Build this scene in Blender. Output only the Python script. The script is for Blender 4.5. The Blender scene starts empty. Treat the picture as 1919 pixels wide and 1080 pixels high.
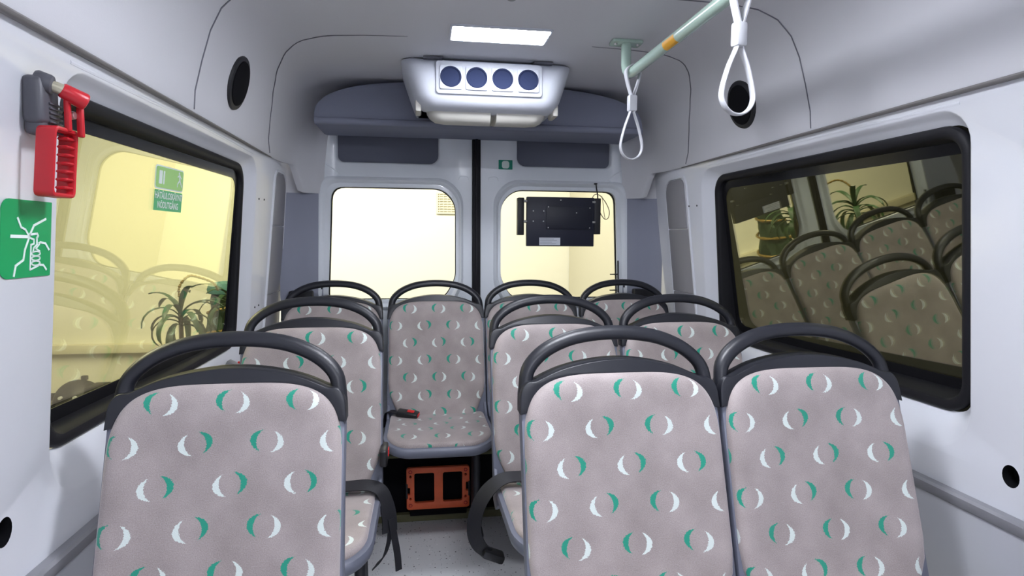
import bpy, bmesh, math, random
from mathutils import Vector, Matrix
random.seed(7)
S = bpy.context.scene
COL = S.collection
PI = math.pi

# ------------------------------------------------------------------ camera, world, lights, exposure
cam_d = bpy.data.cameras.new('camera')
cam_d.sensor_width = 36.0
cam_d.lens = 1134.0 / 1919.0 * 36.0
cam_d.clip_start = 0.02
cam = bpy.data.objects.new('camera', cam_d)
COL.objects.link(cam)
YAW, PITCH, ROLL = 0.1513, 0.0793, 0.0063
fw = Vector((math.sin(YAW), math.cos(YAW), 0)); rt = Vector((math.cos(YAW), -math.sin(YAW), 0)); up = Vector((0, 0, 1))
F = fw * math.cos(PITCH) - up * math.sin(PITCH); U = up * math.cos(PITCH) + fw * math.sin(PITCH)
R2 = rt * math.cos(ROLL) + U * math.sin(ROLL); U2 = U * math.cos(ROLL) - rt * math.sin(ROLL)
cam.matrix_world = Matrix(((R2.x, U2.x, -F.x, -0.2914), (R2.y, U2.y, -F.y, 0.0), (R2.z, U2.z, -F.z, 1.304), (0, 0, 0, 1)))
S.camera = cam

S.view_settings.view_transform = 'Standard'
S.view_settings.look = 'None'
S.view_settings.gamma = 1.0
S.view_settings.use_curve_mapping = False
S.view_settings.exposure = 0.0
S.cycles.max_bounces = 16
S.cycles.diffuse_bounces = 8
S.cycles.glossy_bounces = 6
S.cycles.transparent_max_bounces = 16

world = bpy.data.worlds.new('world'); S.world = world; world.use_nodes = True
world.node_tree.nodes['Background'].inputs[0].default_value = (0.9, 0.93, 1.0, 1)
world.node_tree.nodes['Background'].inputs[1].default_value = 0.03

LAMP_STRENGTH = 44.0           # the rear ceiling LED panel
FRONT_STRENGTH = 116.0         # the brighter LED panels over the front of the cabin
LAMP_COLOR = (0.88, 0.91, 1.0)


def area(name, loc, rot, sx, sy, power, color):
    d = bpy.data.lights.new(name, 'AREA'); d.shape = 'RECTANGLE'; d.size = sx; d.size_y = sy; d.energy = power; d.color = color
    o = bpy.data.objects.new(name, d); o.location = loc; o.rotation_euler = rot; COL.objects.link(o)
    return o


# garage lamps behind the bus, shining on the pale rear wall
area('garage_lamp', (-0.8, 5.6, 2.95), (math.radians(20), 0, 0), 3.8, 1.0, 165, (1.0, 0.97, 0.90))
area('garage_lamp', (-3.6, 3.6, 2.95), (math.radians(12), math.radians(-10), 0), 1.2, 2.5, 230, (1.0, 0.97, 0.90))

# ------------------------------------------------------------------ materials
def new_mat(name):
    m = bpy.data.materials.new(name); m.use_nodes = True
    return m, m.node_tree.nodes, m.node_tree.links


def paint(name, col, rough=0.5, metal=0.0, coat=0.0, bump=0.0, bscale=200.0, var=0.0, vscale=6.0, spec=0.5, sheen=0.0):
    m, n, l = new_mat(name)
    b = n['Principled BSDF']
    b.inputs['Base Color'].default_value = (*col, 1)
    b.inputs['Roughness'].default_value = rough
    b.inputs['Metallic'].default_value = metal
    b.inputs['Coat Weight'].default_value = coat
    b.inputs['Coat Roughness'].default_value = 0.08
    b.inputs['Specular IOR Level'].default_value = spec
    b.inputs['Sheen Weight'].default_value = sheen
    if bump or var:
        tc = n.new('ShaderNodeTexCoord')
    if bump:
        t = n.new('ShaderNodeTexNoise'); t.inputs['Scale'].default_value = bscale; t.inputs['Detail'].default_value = 3
        bp = n.new('ShaderNodeBump'); bp.inputs['Strength'].default_value = bump; bp.inputs['Distance'].default_value = 0.001
        l.new(tc.outputs['Object'], t.inputs['Vector']); l.new(t.outputs['Fac'], bp.inputs['Height']); l.new(bp.outputs['Normal'], b.inputs['Normal'])
    if var:
        t2 = n.new('ShaderNodeTexNoise'); t2.inputs['Scale'].default_value = vscale; t2.inputs['Detail'].default_value = 4
        rp = n.new('ShaderNodeMapRange'); rp.inputs['From Min'].default_value = 0.3; rp.inputs['From Max'].default_value = 0.7
        rp.inputs['To Min'].default_value = 1 - var; rp.inputs['To Max'].default_value = 1 + var
        mx = n.new('ShaderNodeVectorMath'); mx.operation = 'SCALE'; mx.inputs[0].default_value = col
        l.new(tc.outputs['Object'], t2.inputs['Vector']); l.new(t2.outputs['Fac'], rp.inputs['Value']); l.new(rp.outputs[0], mx.inputs['Scale'])
        l.new(mx.outputs[0], b.inputs['Base Color'])
    return m


def emit(name, col, s):
    m, n, l = new_mat(name)
    b = n['Principled BSDF']; b.inputs['Base Color'].default_value = (0.9, 0.9, 0.9, 1)
    b.inputs['Emission Color'].default_value = (*col, 1); b.inputs['Emission Strength'].default_value = s
    return m


def glass(name, tint, ior, refl, rough=0.0):
    """tinted window film: fresnel mirror over a coloured clear pane"""
    m, n, l = new_mat(name)
    n.remove(n['Principled BSDF'])
    out = n['Material Output']
    tr = n.new('ShaderNodeBsdfTransparent'); tr.inputs[0].default_value = (*tint, 1)
    gl = n.new('ShaderNodeBsdfGlossy'); gl.inputs['Color'].default_value = (*refl, 1); gl.inputs['Roughness'].default_value = rough
    fr = n.new('ShaderNodeFresnel'); fr.inputs['IOR'].default_value = ior
    geo = n.new('ShaderNodeNewGeometry')
    inv = n.new('ShaderNodeMath'); inv.operation = 'DIVIDE'; inv.inputs[0].default_value = 1.0; inv.inputs[1].default_value = ior
    sel = n.new('ShaderNodeMix'); sel.data_type = 'FLOAT'
    sel.inputs['A'].default_value = ior; sel.inputs['B'].default_value = ior
    mx = n.new('ShaderNodeMixShader')
    # the Fresnel node inverts its IOR on back faces; undo that so both faces of the thin pane mirror alike
    l.new(geo.outputs['Backfacing'], sel.inputs['Factor']); l.new(inv.outputs[0], sel.inputs['B'])
    l.new(sel.outputs['Result'], fr.inputs['IOR'])
    l.new(fr.outputs[0], mx.inputs[0]); l.new(tr.outputs[0], mx.inputs[1]); l.new(gl.outputs[0], mx.inputs[2])
    l.new(mx.outputs[0], out.inputs['Surface'])
    return m


def fabric_mat():
    """grey-mauve velour printed with pairs of green and white crescents; UV in metres"""
    m, n, l = new_mat('velour_crescents')
    b = n['Principled BSDF']
    uv = n.new('ShaderNodeUVMap'); uv.uv_map = 'UVMap'

    def M(op, a, c=None, d=None):
        x = n.new('ShaderNodeMath'); x.operation = op
        for i, v in enumerate((a, c, d)):
            if v is None: continue
            if isinstance(v, (int, float)): x.inputs[i].default_value = v
            else: l.new(v, x.inputs[i])
        return x.outputs[0]
    jit = n.new('ShaderNodeTexNoise'); jit.inputs['Scale'].default_value = 420; jit.inputs['Detail'].default_value = 1
    l.new(uv.outputs[0], jit.inputs['Vector'])
    sx = n.new('ShaderNodeSeparateXYZ'); l.new(uv.outputs[0], sx.inputs[0])
    js = n.new('ShaderNodeSeparateColor'); l.new(jit.outputs['Color'], js.inputs[0])
    u = M('ADD', sx.outputs[0], M('MULTIPLY', M('SUBTRACT', js.outputs[0], 0.5), 0.0055))
    v = M('ADD', sx.outputs[1], M('MULTIPLY', M('SUBTRACT', js.outputs[1], 0.5), 0.0055))
    p, q = 0.131, 0.0785
    rowf = M('DIVIDE', v, q); row = M('FLOOR', rowf)
    dv = M('MULTIPLY', M('SUBTRACT', M('SUBTRACT', rowf, row), 0.5), q)
    uu = M('ADD', M('DIVIDE', u, p), M('MULTIPLY', M('FLOORED_MODULO', row, 2.0), 0.5))
    colf = M('FLOOR', uu)
    du = M('MULTIPLY', M('SUBTRACT', M('SUBTRACT', uu, colf), 0.5), p)
    cb = n.new('ShaderNodeCombineXYZ'); l.new(colf, cb.inputs[0]); l.new(row, cb.inputs[1])
    wn = n.new('ShaderNodeTexWhiteNoise'); wn.noise_dimensions = '2D'; l.new(cb.outputs[0], wn.inputs['Vector'])
    odd = M('FLOORED_MODULO', row, 2.0)
    altc = M('FLOORED_MODULO', colf, 2.0)
    altr = M('FLOORED_MODULO', M('FLOOR', M('DIVIDE', row, 2.0)), 2.0)
    s = M('ADD', M('MULTIPLY', odd, altc), M('MULTIPLY', M('SUBTRACT', 1.0, odd), altr))
    ang = M('ADD', M('MULTIPLY', M('SUBTRACT', s, 0.45), 0.42), M('MULTIPLY', M('SUBTRACT', wn.outputs[0], 0.5), 0.30))
    ca, sa = M('COSINE', ang), M('SINE', ang)
    X = M('ADD', M('MULTIPLY', du, ca), M('MULTIPLY', dv, sa))
    Y = M('SUBTRACT', M('MULTIPLY', dv, ca), M('MULTIPLY', du, sa))

    def ell(a, c):
        return M('LESS_THAN', M('ADD', M('POWER', M('ABSOLUTE', M('DIVIDE', X, a)), 2.0), M('POWER', M('ABSOLUTE', M('DIVIDE', Y, c)), 2.0)), 1.0)
    mask = M('MULTIPLY', ell(0.0315, 0.0220), M('SUBTRACT', 1.0, ell(0.0198, 0.0238)))
    left = M('LESS_THAN', X, 0.0)
    green = M('ABSOLUTE', M('SUBTRACT', left, s))
    c1 = n.new('ShaderNodeMix'); c1.data_type = 'RGBA'
    c1.inputs['A'].default_value = (0.72, 0.80, 0.76, 1); c1.inputs['B'].default_value = (0.012, 0.31, 0.205, 1)
    l.new(green, c1.inputs['Factor'])
    big = n.new('ShaderNodeTexNoise'); big.inputs['Scale'].default_value = 9; big.inputs['Detail'].default_value = 5
    fine = n.new('ShaderNodeTexNoise'); fine.inputs['Scale'].default_value = 500; fine.inputs['Detail'].default_value = 2
    l.new(uv.outputs[0], big.inputs['Vector']); l.new(uv.outputs[0], fine.inputs['Vector'])
    k = M('ADD', M('MULTIPLY', big.outputs['Fac'], 0.6), M('MULTIPLY', fine.outputs['Fac'], 0.5))
    base = n.new('ShaderNodeMix'); base.data_type = 'RGBA'
    base.inputs['A'].default_value = (0.27, 0.227, 0.218, 1); base.inputs['B'].default_value = (0.49, 0.425, 0.41, 1)
    l.new(M('MULTIPLY_ADD', M('SUBTRACT', k, 0.55), 2.4, 0.5), base.inputs['Factor'])
    fin = n.new('ShaderNodeMix'); fin.data_type = 'RGBA'
    l.new(mask, fin.inputs['Factor']); l.new(base.outputs['Result'], fin.inputs['A']); l.new(c1.outputs['Result'], fin.inputs['B'])
    l.new(fin.outputs['Result'], b.inputs['Base Color'])
    b.inputs['Roughness'].default_value = 0.58
    b.inputs['Sheen Weight'].default_value = 0.55
    b.inputs['Sheen Roughness'].default_value = 0.45
    b.inputs['Sheen Tint'].default_value = (1, 0.95, 0.95, 1)
    b.inputs['Specular IOR Level'].default_value = 0.4
    bp = n.new('ShaderNodeBump'); bp.inputs['Strength'].default_value = 0.35; bp.inputs['Distance'].default_value = 0.001
    l.new(fine.outputs['Fac'], bp.inputs['Height']); l.new(bp.outputs['Normal'], b.inputs['Normal'])
    return m


def vinyl_mat():
    """pale grey safety vinyl with dark and light chips"""
    m, n, l = new_mat('speckled_vinyl')
    b = n['Principled BSDF']
    tc = n.new('ShaderNodeTexCoord')
    base = (0.76, 0.76, 0.77, 1)
    last = None
    for sc, th, c in ((48, 0.15, (0.05, 0.05, 0.06, 1)), (40, 0.13, (0.95, 0.95, 0.96, 1)), (90, 0.17, (0.25, 0.25, 0.27, 1))):
        v = n.new('ShaderNodeTexVoronoi'); v.inputs['Scale'].default_value = sc; v.inputs['Randomness'].default_value = 1.0
        l.new(tc.outputs['Object'], v.inputs['Vector'])
        lt = n.new('ShaderNodeMath'); lt.operation = 'LESS_THAN'; lt.inputs[1].default_value = th
        l.new(v.outputs['Distance'], lt.inputs[0])
        sp = n.new('ShaderNodeSeparateColor'); l.new(v.outputs['Color'], sp.inputs[0])
        pk = n.new('ShaderNodeMath'); pk.operation = 'GREATER_THAN'; pk.inputs[1].default_value = 0.55; l.new(sp.outputs[0], pk.inputs[0])
        mu = n.new('ShaderNodeMath'); mu.operation = 'MULTIPLY'; l.new(lt.outputs[0], mu.inputs[0]); l.new(pk.outputs[0], mu.inputs[1])
        mx = n.new('ShaderNodeMix'); mx.data_type = 'RGBA'; mx.inputs['B'].default_value = c
        l.new(mu.outputs[0], mx.inputs['Factor'])
        if last: l.new(last, mx.inputs['A'])
        else: mx.inputs['A'].default_value = base
        last = mx.outputs['Result']
    l.new(last, b.inputs['Base Color']); b.inputs['Roughness'].default_value = 0.45
    return m


MT = {}
MT['white'] = paint('white_body_paint', (0.75, 0.765, 0.81), 0.28, coat=0.35)
MT['door_white'] = paint('pale_blue_white_paint', (0.86, 0.90, 0.95), 0.3, coat=0.35)
MT['headliner'] = paint('grey_headliner', (0.67, 0.67, 0.70), 0.7, bump=0.15, bscale=300, spec=0.3)
MT['seam'] = paint('seam_rubber', (0.16, 0.16, 0.19), 0.6)
MT['dark_trim'] = paint('blue_grey_carpet', (0.25, 0.265, 0.34), 0.9, bump=0.4, bscale=350, spec=0.2)
MT['pillar_dark'] = paint('mid_grey_trim', (0.30, 0.315, 0.39), 0.7, bump=0.2, bscale=300)
MT['inset_grey'] = paint('grey_vinyl_panel', (0.31, 0.305, 0.325), 0.6, bump=0.2, bscale=250)
MT['lip'] = paint('grey_brown_lip_shade', (0.20, 0.19, 0.185), 0.6)  # shade on the headliner's underside, given as a grey-brown colour
MT['recess'] = paint('dark_recess_panel', (0.15, 0.16, 0.21), 0.8)
MT['rubber'] = paint('black_rubber', (0.010, 0.010, 0.013), 0.55, spec=0.25)
MT['frit'] = paint('black_glass_border', (0.01, 0.01, 0.012), 0.15)
MT['black'] = paint('black_plastic', (0.014, 0.014, 0.018), 0.5)
MT['matte_black'] = paint('matte_black', (0.008, 0.008, 0.010), 0.9, spec=0.1)
MT['handle'] = paint('charcoal_handle_plastic', (0.014, 0.015, 0.021), 0.40, bump=0.12, bscale=600)
MT['shell'] = paint('grey_seat_plastic', (0.16, 0.17, 0.22), 0.42, bump=0.12, bscale=500)
MT['fabric'] = fabric_mat()
MT['floor'] = vinyl_mat()
MT['lamp'] = emit('led_diffuser', LAMP_COLOR, LAMP_STRENGTH)
MT['lamp_front'] = emit('led_diffuser_bright', LAMP_COLOR, FRONT_STRENGTH)
MT['unit'] = paint('off_white_plastic', (0.62, 0.645, 0.71), 0.55)
MT['unit_low'] = paint('cream_plastic', (0.60, 0.585, 0.53), 0.5)
MT['vent'] = paint('slate_vent_plastic', (0.026, 0.036, 0.085), 0.8, spec=0.15)
MT['rail'] = paint('pale_green_enamel', (0.45, 0.60, 0.51), 0.22, coat=0.5)
MT['orange'] = paint('orange_sticker', (0.85, 0.42, 0.03), 0.5)
MT['strap'] = paint('white_strap_plastic', (0.60, 0.61, 0.64), 0.4)
MT['red'] = paint('red_plastic', (0.55, 0.015, 0.025), 0.35, bump=0.1, bscale=400)
MT['holder'] = paint('grey_holder_plastic', (0.085, 0.085, 0.10), 0.45)
MT['steel'] = paint('steel', (0.6, 0.6, 0.58), 0.3, metal=0.9)
MT['brass'] = paint('pale_metal', (0.6, 0.56, 0.42), 0.35, metal=0.6)
MT['green'] = paint('green_sticker', (0.0, 0.33, 0.10), 0.4, var=0.08)
MT['green_pale'] = paint('pale_green_sticker', (0.40, 0.70, 0.24), 0.5)
MT['green_text'] = paint('text_green_sticker', (0.12, 0.52, 0.22), 0.5)
MT['green_aid'] = paint('teal_green_sticker', (0.0, 0.26, 0.17), 0.5)
MT['print'] = paint('white_print', (0.80, 0.90, 0.85), 0.5)
MT['orange_red'] = paint('orange_red_plastic', (0.95, 0.17, 0.06), 0.45, var=0.08, vscale=20)
MT['olive'] = paint('olive_floor_trim', (0.16, 0.155, 0.075), 0.6)
MT['kick'] = paint('pale_grey_side_panel', (0.52, 0.53, 0.57), 0.5, bump=0.1)
MT['strip'] = paint('grey_edge_strip', (0.26, 0.26, 0.28), 0.4)
MT['belt'] = paint('black_webbing', (0.012, 0.012, 0.016), 0.55, bump=0.5, bscale=500)
MT['buckle'] = paint('black_buckle', (0.012, 0.012, 0.014), 0.35)
MT['red_button'] = paint('red_button', (0.75, 0.02, 0.02), 0.4)
MT['screen'] = paint('navy_black_sheet', (0.012, 0.014, 0.030), 0.5)
MT['screen2'] = paint('navy_black_cover', (0.008, 0.010, 0.022), 0.5)
MT['paper'] = paint('paper_label', (0.62, 0.64, 0.70), 0.6)
MT['ink'] = paint('grey_ink', (0.30, 0.31, 0.36), 0.7)
MT['cable'] = paint('beige_cable', (0.30, 0.26, 0.17), 0.5)
MT['side_glass'] = glass('olive_film_glass', (0.975, 0.965, 0.76), 3.0, (0.95, 0.93, 0.74))
MT['rear_glass'] = glass('clear_rear_glass', (0.97, 0.97, 0.93), 1.2, (0.9, 0.9, 0.9))
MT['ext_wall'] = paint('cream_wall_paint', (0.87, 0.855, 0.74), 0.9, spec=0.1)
MT['ext_side'] = paint('cream_wall_paint_shade', (0.62, 0.59, 0.46), 0.9, spec=0.1)  # same cream, with the side wall's weaker light put into the colour
MT['ext_floor'] = paint('concrete', (0.20, 0.19, 0.14), 0.7, var=0.15, vscale=3)
MT['ext_shade'] = paint('wall_shade_dark', (0.035, 0.035, 0.03), 0.9)  # unlit stretch of garage wall; the lack of light is in the colour
MT['ledge'] = paint('cream_ledge', (0.72, 0.68, 0.52), 0.8)
MT['grille'] = paint('pale_grille', (0.72, 0.69, 0.55), 0.7)
MT['leaf'] = paint('leaf_green', (0.025, 0.075, 0.025), 0.45, var=0.35, vscale=12)
MT['fir'] = paint('fir_green', (0.018, 0.045, 0.022), 0.7, var=0.3, vscale=20)
MT['bark'] = paint('bark', (0.10, 0.08, 0.045), 0.9, bump=0.6, bscale=60)
MT['pot'] = paint('dark_pot', (0.05, 0.045, 0.04), 0.6)
MT['tinsel'] = paint('gold_tinsel', (0.26, 0.17, 0.04), 0.45, metal=0.3, var=0.4, vscale=80)
MT['teal'] = paint('teal_ribbon', (0.08, 0.22, 0.22), 0.6)
MT['mower'] = paint('dark_grey_hood', (0.022, 0.022, 0.022), 0.5)

# ------------------------------------------------------------------ geometry helpers
class Geo:
    def __init__(self): self.v = []; self.f = []; self.uv = None
    def add(self, vs, fs):
        o = len(self.v); self.v += [tuple(p) for p in vs]; self.f += [tuple(i + o for i in f) for f in fs]
        return self
    def loft(self, rings, closed=True, cap0=False, cap1=False):
        n = len(rings[0]); vs = [p for r in rings for p in r]; fs = []
        for i in range(len(rings) - 1):
            for j in range(n if closed else n - 1):
                k = (j + 1) % n
                fs.append((i * n + j, i * n + k, (i + 1) * n + k, (i + 1) * n + j))
        if cap0: fs.append(tuple(range(n))[::-1])
        if cap1: fs.append(tuple((len(rings) - 1) * n + j for j in range(n)))
        return self.add(vs, fs)
    def box(self, c, s, bev=0.0, seg=2, rot=None):
        bm = bmesh.new(); bmesh.ops.create_cube(bm, size=1.0)
        for v in bm.verts: v.co = Vector((v.co.x * s[0], v.co.y * s[1], v.co.z * s[2]))
        if bev: bmesh.ops.bevel(bm, geom=list(bm.edges), offset=bev, segments=seg, profile=0.5, affect='EDGES')
        Mx = Matrix.Translation(c) @ (rot.to_4x4() if rot else Matrix.Identity(4))
        bm.verts.index_update()
        self.add([Mx @ v.co for v in bm.verts], [[v.index for v in f.verts] for f in bm.faces]); bm.free()
        return self
    def tube(self, path, r, seg=10, rb=None, binormal=None, cap=True, closed=False):
        """swept tube; r in the path's plane, rb along the binormal; r may be a list"""
        P = [Vector(p) for p in path]; n = len(P); rings = []
        prev = None
        for i in range(n):
            if closed: t = (P[(i + 1) % n] - P[i - 1]).normalized()
            else: t = (P[min(i + 1, n - 1)] - P[max(i - 1, 0)]).normalized()
            if binormal is not None:
                b = Vector(binormal); nn = b.cross(t)
                if nn.length < 1e-5: nn = Vector((1, 0, 0))
                nn.normalize(); b = t.cross(nn).normalized()
            else:
                if prev is None:
                    a = Vector((0, 0, 1)) if abs(t.z) < 0.9 else Vector((1, 0, 0))
                    nn = a.cross(t).normalized()
                else:
                    nn = (prev - t * prev.dot(t)).normalized()
                prev = nn; b = t.cross(nn)
            ra = r[i] if isinstance(r, (list, tuple)) else r
            rc = ra if rb is None else (rb[i] if isinstance(rb, (list, tuple)) else rb)
            rings.append([P[i] + nn * (ra * math.cos(a)) + b * (rc * math.sin(a)) for a in [2 * PI * k / seg for k in range(seg)]])
        if closed: rings.append(rings[0])
        return self.loft(rings, True, cap and not closed, cap and not closed)
    def cyl(self, p0, p1, r0, r1=None, seg=20, bev=0.0):
        r1 = r0 if r1 is None else r1
        p0, p1 = Vector(p0), Vector(p1); d = (p1 - p0); L = d.length; d.normalize()
        a = Vector((0, 0, 1)) if abs(d.z) < 0.9 else Vector((1, 0, 0))
        x = a.cross(d).normalized(); y = d.cross(x)
        st = [(0, r0), (L, r1)] if not bev else [(0, r0 - bev), (bev * .3, r0 - bev * .3), (bev, r0), (L - bev, r1), (L - bev * .3, r1 - bev * .3), (L, r1 - bev)]
        return self.loft([[p0 + d * h + x * (r * math.cos(2 * PI * k / seg)) + y * (r * math.sin(2 * PI * k / seg)) for k in range(seg)] for h, r in st], True, True, True)
    def plate(self, loops, t=0.0, bev=0.0, fn=None):
        """flat plate with holes in local XY (thickness t along Z, centred), then fn(x,y,z) to place it"""
        cu = bpy.data.curves.new('c', 'CURVE'); cu.dimensions = '2D'; cu.fill_mode = 'BOTH'
        cu.extrude = max(t / 2 - bev, 0); cu.bevel_depth = bev; cu.bevel_resolution = 1; cu.offset = -bev
        for lp in loops:
            sp = cu.splines.new('POLY'); sp.points.add(len(lp) - 1); sp.use_cyclic_u = True
            for p, q in zip(sp.points, lp): p.co = (q[0], q[1], 0, 1)
        ob = bpy.data.objects.new('c', cu)
        me = bpy.data.meshes.new_from_object(ob)
        bpy.data.objects.remove(ob); bpy.data.curves.remove(cu)
        vs = [fn(*v.co) if fn else tuple(v.co) for v in me.vertices]
        self.add(vs, [tuple(p.vertices) for p in me.polygons]); bpy.data.meshes.remove(me)
        return self
    def text(self, s, size, fn, xs=1.0, bold=0.0):
        cu = bpy.data.curves.new('t', 'FONT'); cu.body = s; cu.size = size; cu.align_x = 'CENTER'; cu.align_y = 'CENTER'; cu.offset = bold
        cu.resolution_u = 3
        ob = bpy.data.objects.new('t', cu); me = bpy.data.meshes.new_from_object(ob)
        bpy.data.objects.remove(ob); bpy.data.curves.remove(cu)
        self.add([fn(v.co.x * xs, v.co.y, v.co.z) for v in me.vertices], [tuple(p.vertices) for p in me.polygons]); bpy.data.meshes.remove(me)
        return self
    def ribbon(self, path, wdir, w, t):
        P = [Vector(p) for p in path]; n = len(P); multi = isinstance(wdir, list); W = None if multi else Vector(wdir).normalized(); rings = []
        for i in range(n):
            tg = (P[min(i + 1, n - 1)] - P[max(i - 1, 0)]).normalized()
            if multi:
                f = i / (n - 1) * (len(wdir) - 1); k = min(int(f), len(wdir) - 2)
                W = Vector(wdir[k]).normalized() * (1 - (f - k)) + Vector(wdir[k + 1]).normalized() * (f - k); W = (W - tg * W.dot(tg)).normalized()
            nn = tg.cross(W).normalized()
            rings.append([P[i] + W * w / 2 + nn * t / 2, P[i] - W * w / 2 + nn * t / 2, P[i] - W * w / 2 - nn * t / 2, P[i] + W * w / 2 - nn * t / 2])
        return self.loft(rings, True, True, True)
    def map(self, fn): self.v = [tuple(fn(Vector(p))) for p in self.v]; return self
    def mesh(self, name, mat, smooth=40.0, uvfn=None):
        bm = bmesh.new()
        vs = [bm.verts.new(p) for p in self.v]
        for f in self.f:
            try: bm.faces.new([vs[i] for i in f])
            except ValueError: pass
        bmesh.ops.remove_doubles(bm, verts=bm.verts, dist=1e-5)
        bmesh.ops.recalc_face_normals(bm, faces=bm.faces)
        me = bpy.data.meshes.new(name); bm.to_mesh(me); bm.free()
        me.materials.append(MT[mat])
        me.polygons.foreach_set('use_smooth', [True] * len(me.polygons)); me.set_sharp_from_angle(angle=math.radians(smooth))
        if uvfn:
            uvl = me.uv_layers.new(name='UVMap')
            for lp in me.loops: uvl.data[lp.index].uv = uvfn(me.vertices[lp.vertex_index].co)
        return me
    def build(self, name, mat, parent=None, smooth=40.0, uvfn=None):
        return link(name, self.mesh(name, mat, smooth, uvfn), parent)


def link(name, me, parent=None, label=None):
    o = bpy.data.objects.new(name, me); COL.objects.link(o)
    if parent: o.parent = parent
    if label: o['label'] = label
    return o


def part(name, g, mat, parent, label=None, smooth=40.0):
    """g is in world coordinates; the part is stored relative to its (unrotated) parent"""
    w = parent; off = Vector((0, 0, 0))
    while w: off += w.location; w = w.parent
    g.map(lambda p: p - off)
    o = g.build(name, mat, parent, smooth)
    if label: o['label'] = label
    return o


def tag(o, label, cat, group=None):
    o['label'] = label; o['category'] = cat
    if group: o['group'] = group
    return o


def thing(name, label, cat, loc=(0, 0, 0), group=None):
    o = bpy.data.objects.new(name, None); o.location = loc; o.empty_display_size = 0.05; COL.objects.link(o)
    return tag(o, label, cat, group)


def struct(name, g, mat, smooth=40.0):
    o = g.build(name, mat, None, smooth); o['kind'] = 'structure'
    return o


def root_struct(name):
    o = bpy.data.objects.new(name, None); COL.objects.link(o); o['kind'] = 'structure'
    return o


def rr(x0, x1, y0, y1, r, n=8):
    """rounded rectangle, counter-clockwise; r a number or four radii (bottom-left, bottom-right, top-right, top-left)"""
    if not isinstance(r, (tuple, list)): r = (r,) * 4
    out = []
    for (cx, cy, a0), q in zip(((x0 + r[0], y0 + r[0], PI), (x1 - r[1], y0 + r[1], 1.5 * PI), (x1 - r[2], y1 - r[2], 0), (x0 + r[3], y1 - r[3], .5 * PI)), r):
        for k in range(n + 1):
            a = a0 + .5 * PI * k / n
            out.append((cx + q * math.cos(a), cy + q * math.sin(a)))
    return out


def circ(cx, cy, r, n=24, ry=None):
    return [(cx + r * math.cos(2 * PI * k / n), cy + (ry or r) * math.sin(2 * PI * k / n)) for k in range(n)]


def spline(pts, m=6, closed=False):
    P = [Vector(p) for p in pts]; n = len(P); out = []
    rng = range(n if closed else n - 1)
    for i in rng:
        p0 = P[i - 1] if (i > 0 or closed) else P[0] * 2 - P[1]
        p1 = P[i]; p2 = P[(i + 1) % n]
        p3 = P[(i + 2) % n] if (i + 2 < n or closed) else p2 * 2 - p1
        for k in range(m):
            t = k / m
            out.append(0.5 * ((2 * p1) + (p2 - p0) * t + (2 * p0 - 5 * p1 + 4 * p2 - p3) * t * t + (3 * p1 - p0 - 3 * p2 + p3) * t ** 3))
    if not closed: out.append(P[-1])
    return out


def round_poly(pts, n=5):
    out = []
    for i, (x, y, r) in enumerate(pts):
        p = Vector((x, y)); a = (Vector(pts[i - 1][:2]) - p).normalized(); b = (Vector(pts[(i + 1) % len(pts)][:2]) - p).normalized()
        for k in range(n + 1):
            t = k / n; q = p + a * (r * (1 - t) ** 2) + b * (r * t ** 2)
            out.append((q.x, q.y))
    return out


# ------------------------------------------------------------------ large structure: the bus shell
Y0, Y1 = -1.35, 3.0
LEAN = {-1: (0.074, -0.03, 0.03), 1: (0.110, -0.055, 0.08)}
def PD(s, a, b): return LEAN[s][0] + LEAN[s][1] * (a - 1.825) - LEAN[s][2] * (b - 1.235)   # depth of the leaning pane behind the wall skin
def WX(z, d=0.0): return 0.955 - 0.075 * (z - 1.0) + d
def wall_fn(s): return lambda a, b, c: (s * WX(b, c), a, b)

g = Geo(); g.box((0, (Y0 + 3.04) / 2, -0.03), (2.04, 3.04 - Y0, 0.06)); struct('floor', g, 'floor')

for s, nm in ((-1, 'wall_left'), (1, 'wall_right')):
    fn = wall_fn(s)
    ring1 = rr(1.19, 2.50, 0.795, 1.612, (0.13, 0.09, 0.09, 0.09), 8)
    outer = rr(Y0, Y1, 0.0, 1.70, 0.002, 1)
    hy, hz = (1.072, 0.820) if s < 0 else (1.096, 0.800)
    hole = [circ(hy, hz, 0.020, 20, 0.025)]
    g = Geo(); g.plate([outer, ring1] + hole, 0, 0, fn)
    # rolled reveal from the inner skin out to the window rubber
    def rg(i, d):
        a = [(0.0, 0.0, 0.0, 0.0), (0.006, 0.012, 0.006, 0.004), (0.014, 0.05, 0.018, 0.010), (0.022, 0.085, 0.045, 0.022), (0.026, 0.098, 0.066, 0.034)][i]
        rad = max(0.05, 0.09 - 0.008 * i)
        return [fn(p[0], p[1], d) for p in rr(1.19 + a[0], 2.50 - a[2], 0.795 + a[1], 1.612 - a[3], (rad + .04 - .01 * i, rad, rad, rad), 8)]
    g.loft([rg(0, 0), rg(1, 0.003), rg(2, 0.014), rg(3, 0.030), rg(4, 0.040)])
    # cup behind the round body hole
    hc = circ(hy, hz, 0.020, 20, 0.025)
    w = struct(nm, g, 'white', 50)
    g = Geo(); g.loft([[fn(p[0], p[1], 0.0) for p in hc], [fn(p[0], p[1], 0.03) for p in hc]], True, False, True)
    part('body_hole', g, 'matte_black', w, 'round black hole in white panel')
    # creases pressed into the metal above the window
    g = Geo()
    for zz, r in ((1.625, 0.005), (1.642, 0.004)):
        g.tube([fn(y, zz - 0.012 * abs(y - 1.85), 0.003) for y in [1.22 + 0.1 * k for k in range(13)]], r, 8)
    part('pressed_rib', g, 'white', w)

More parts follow.
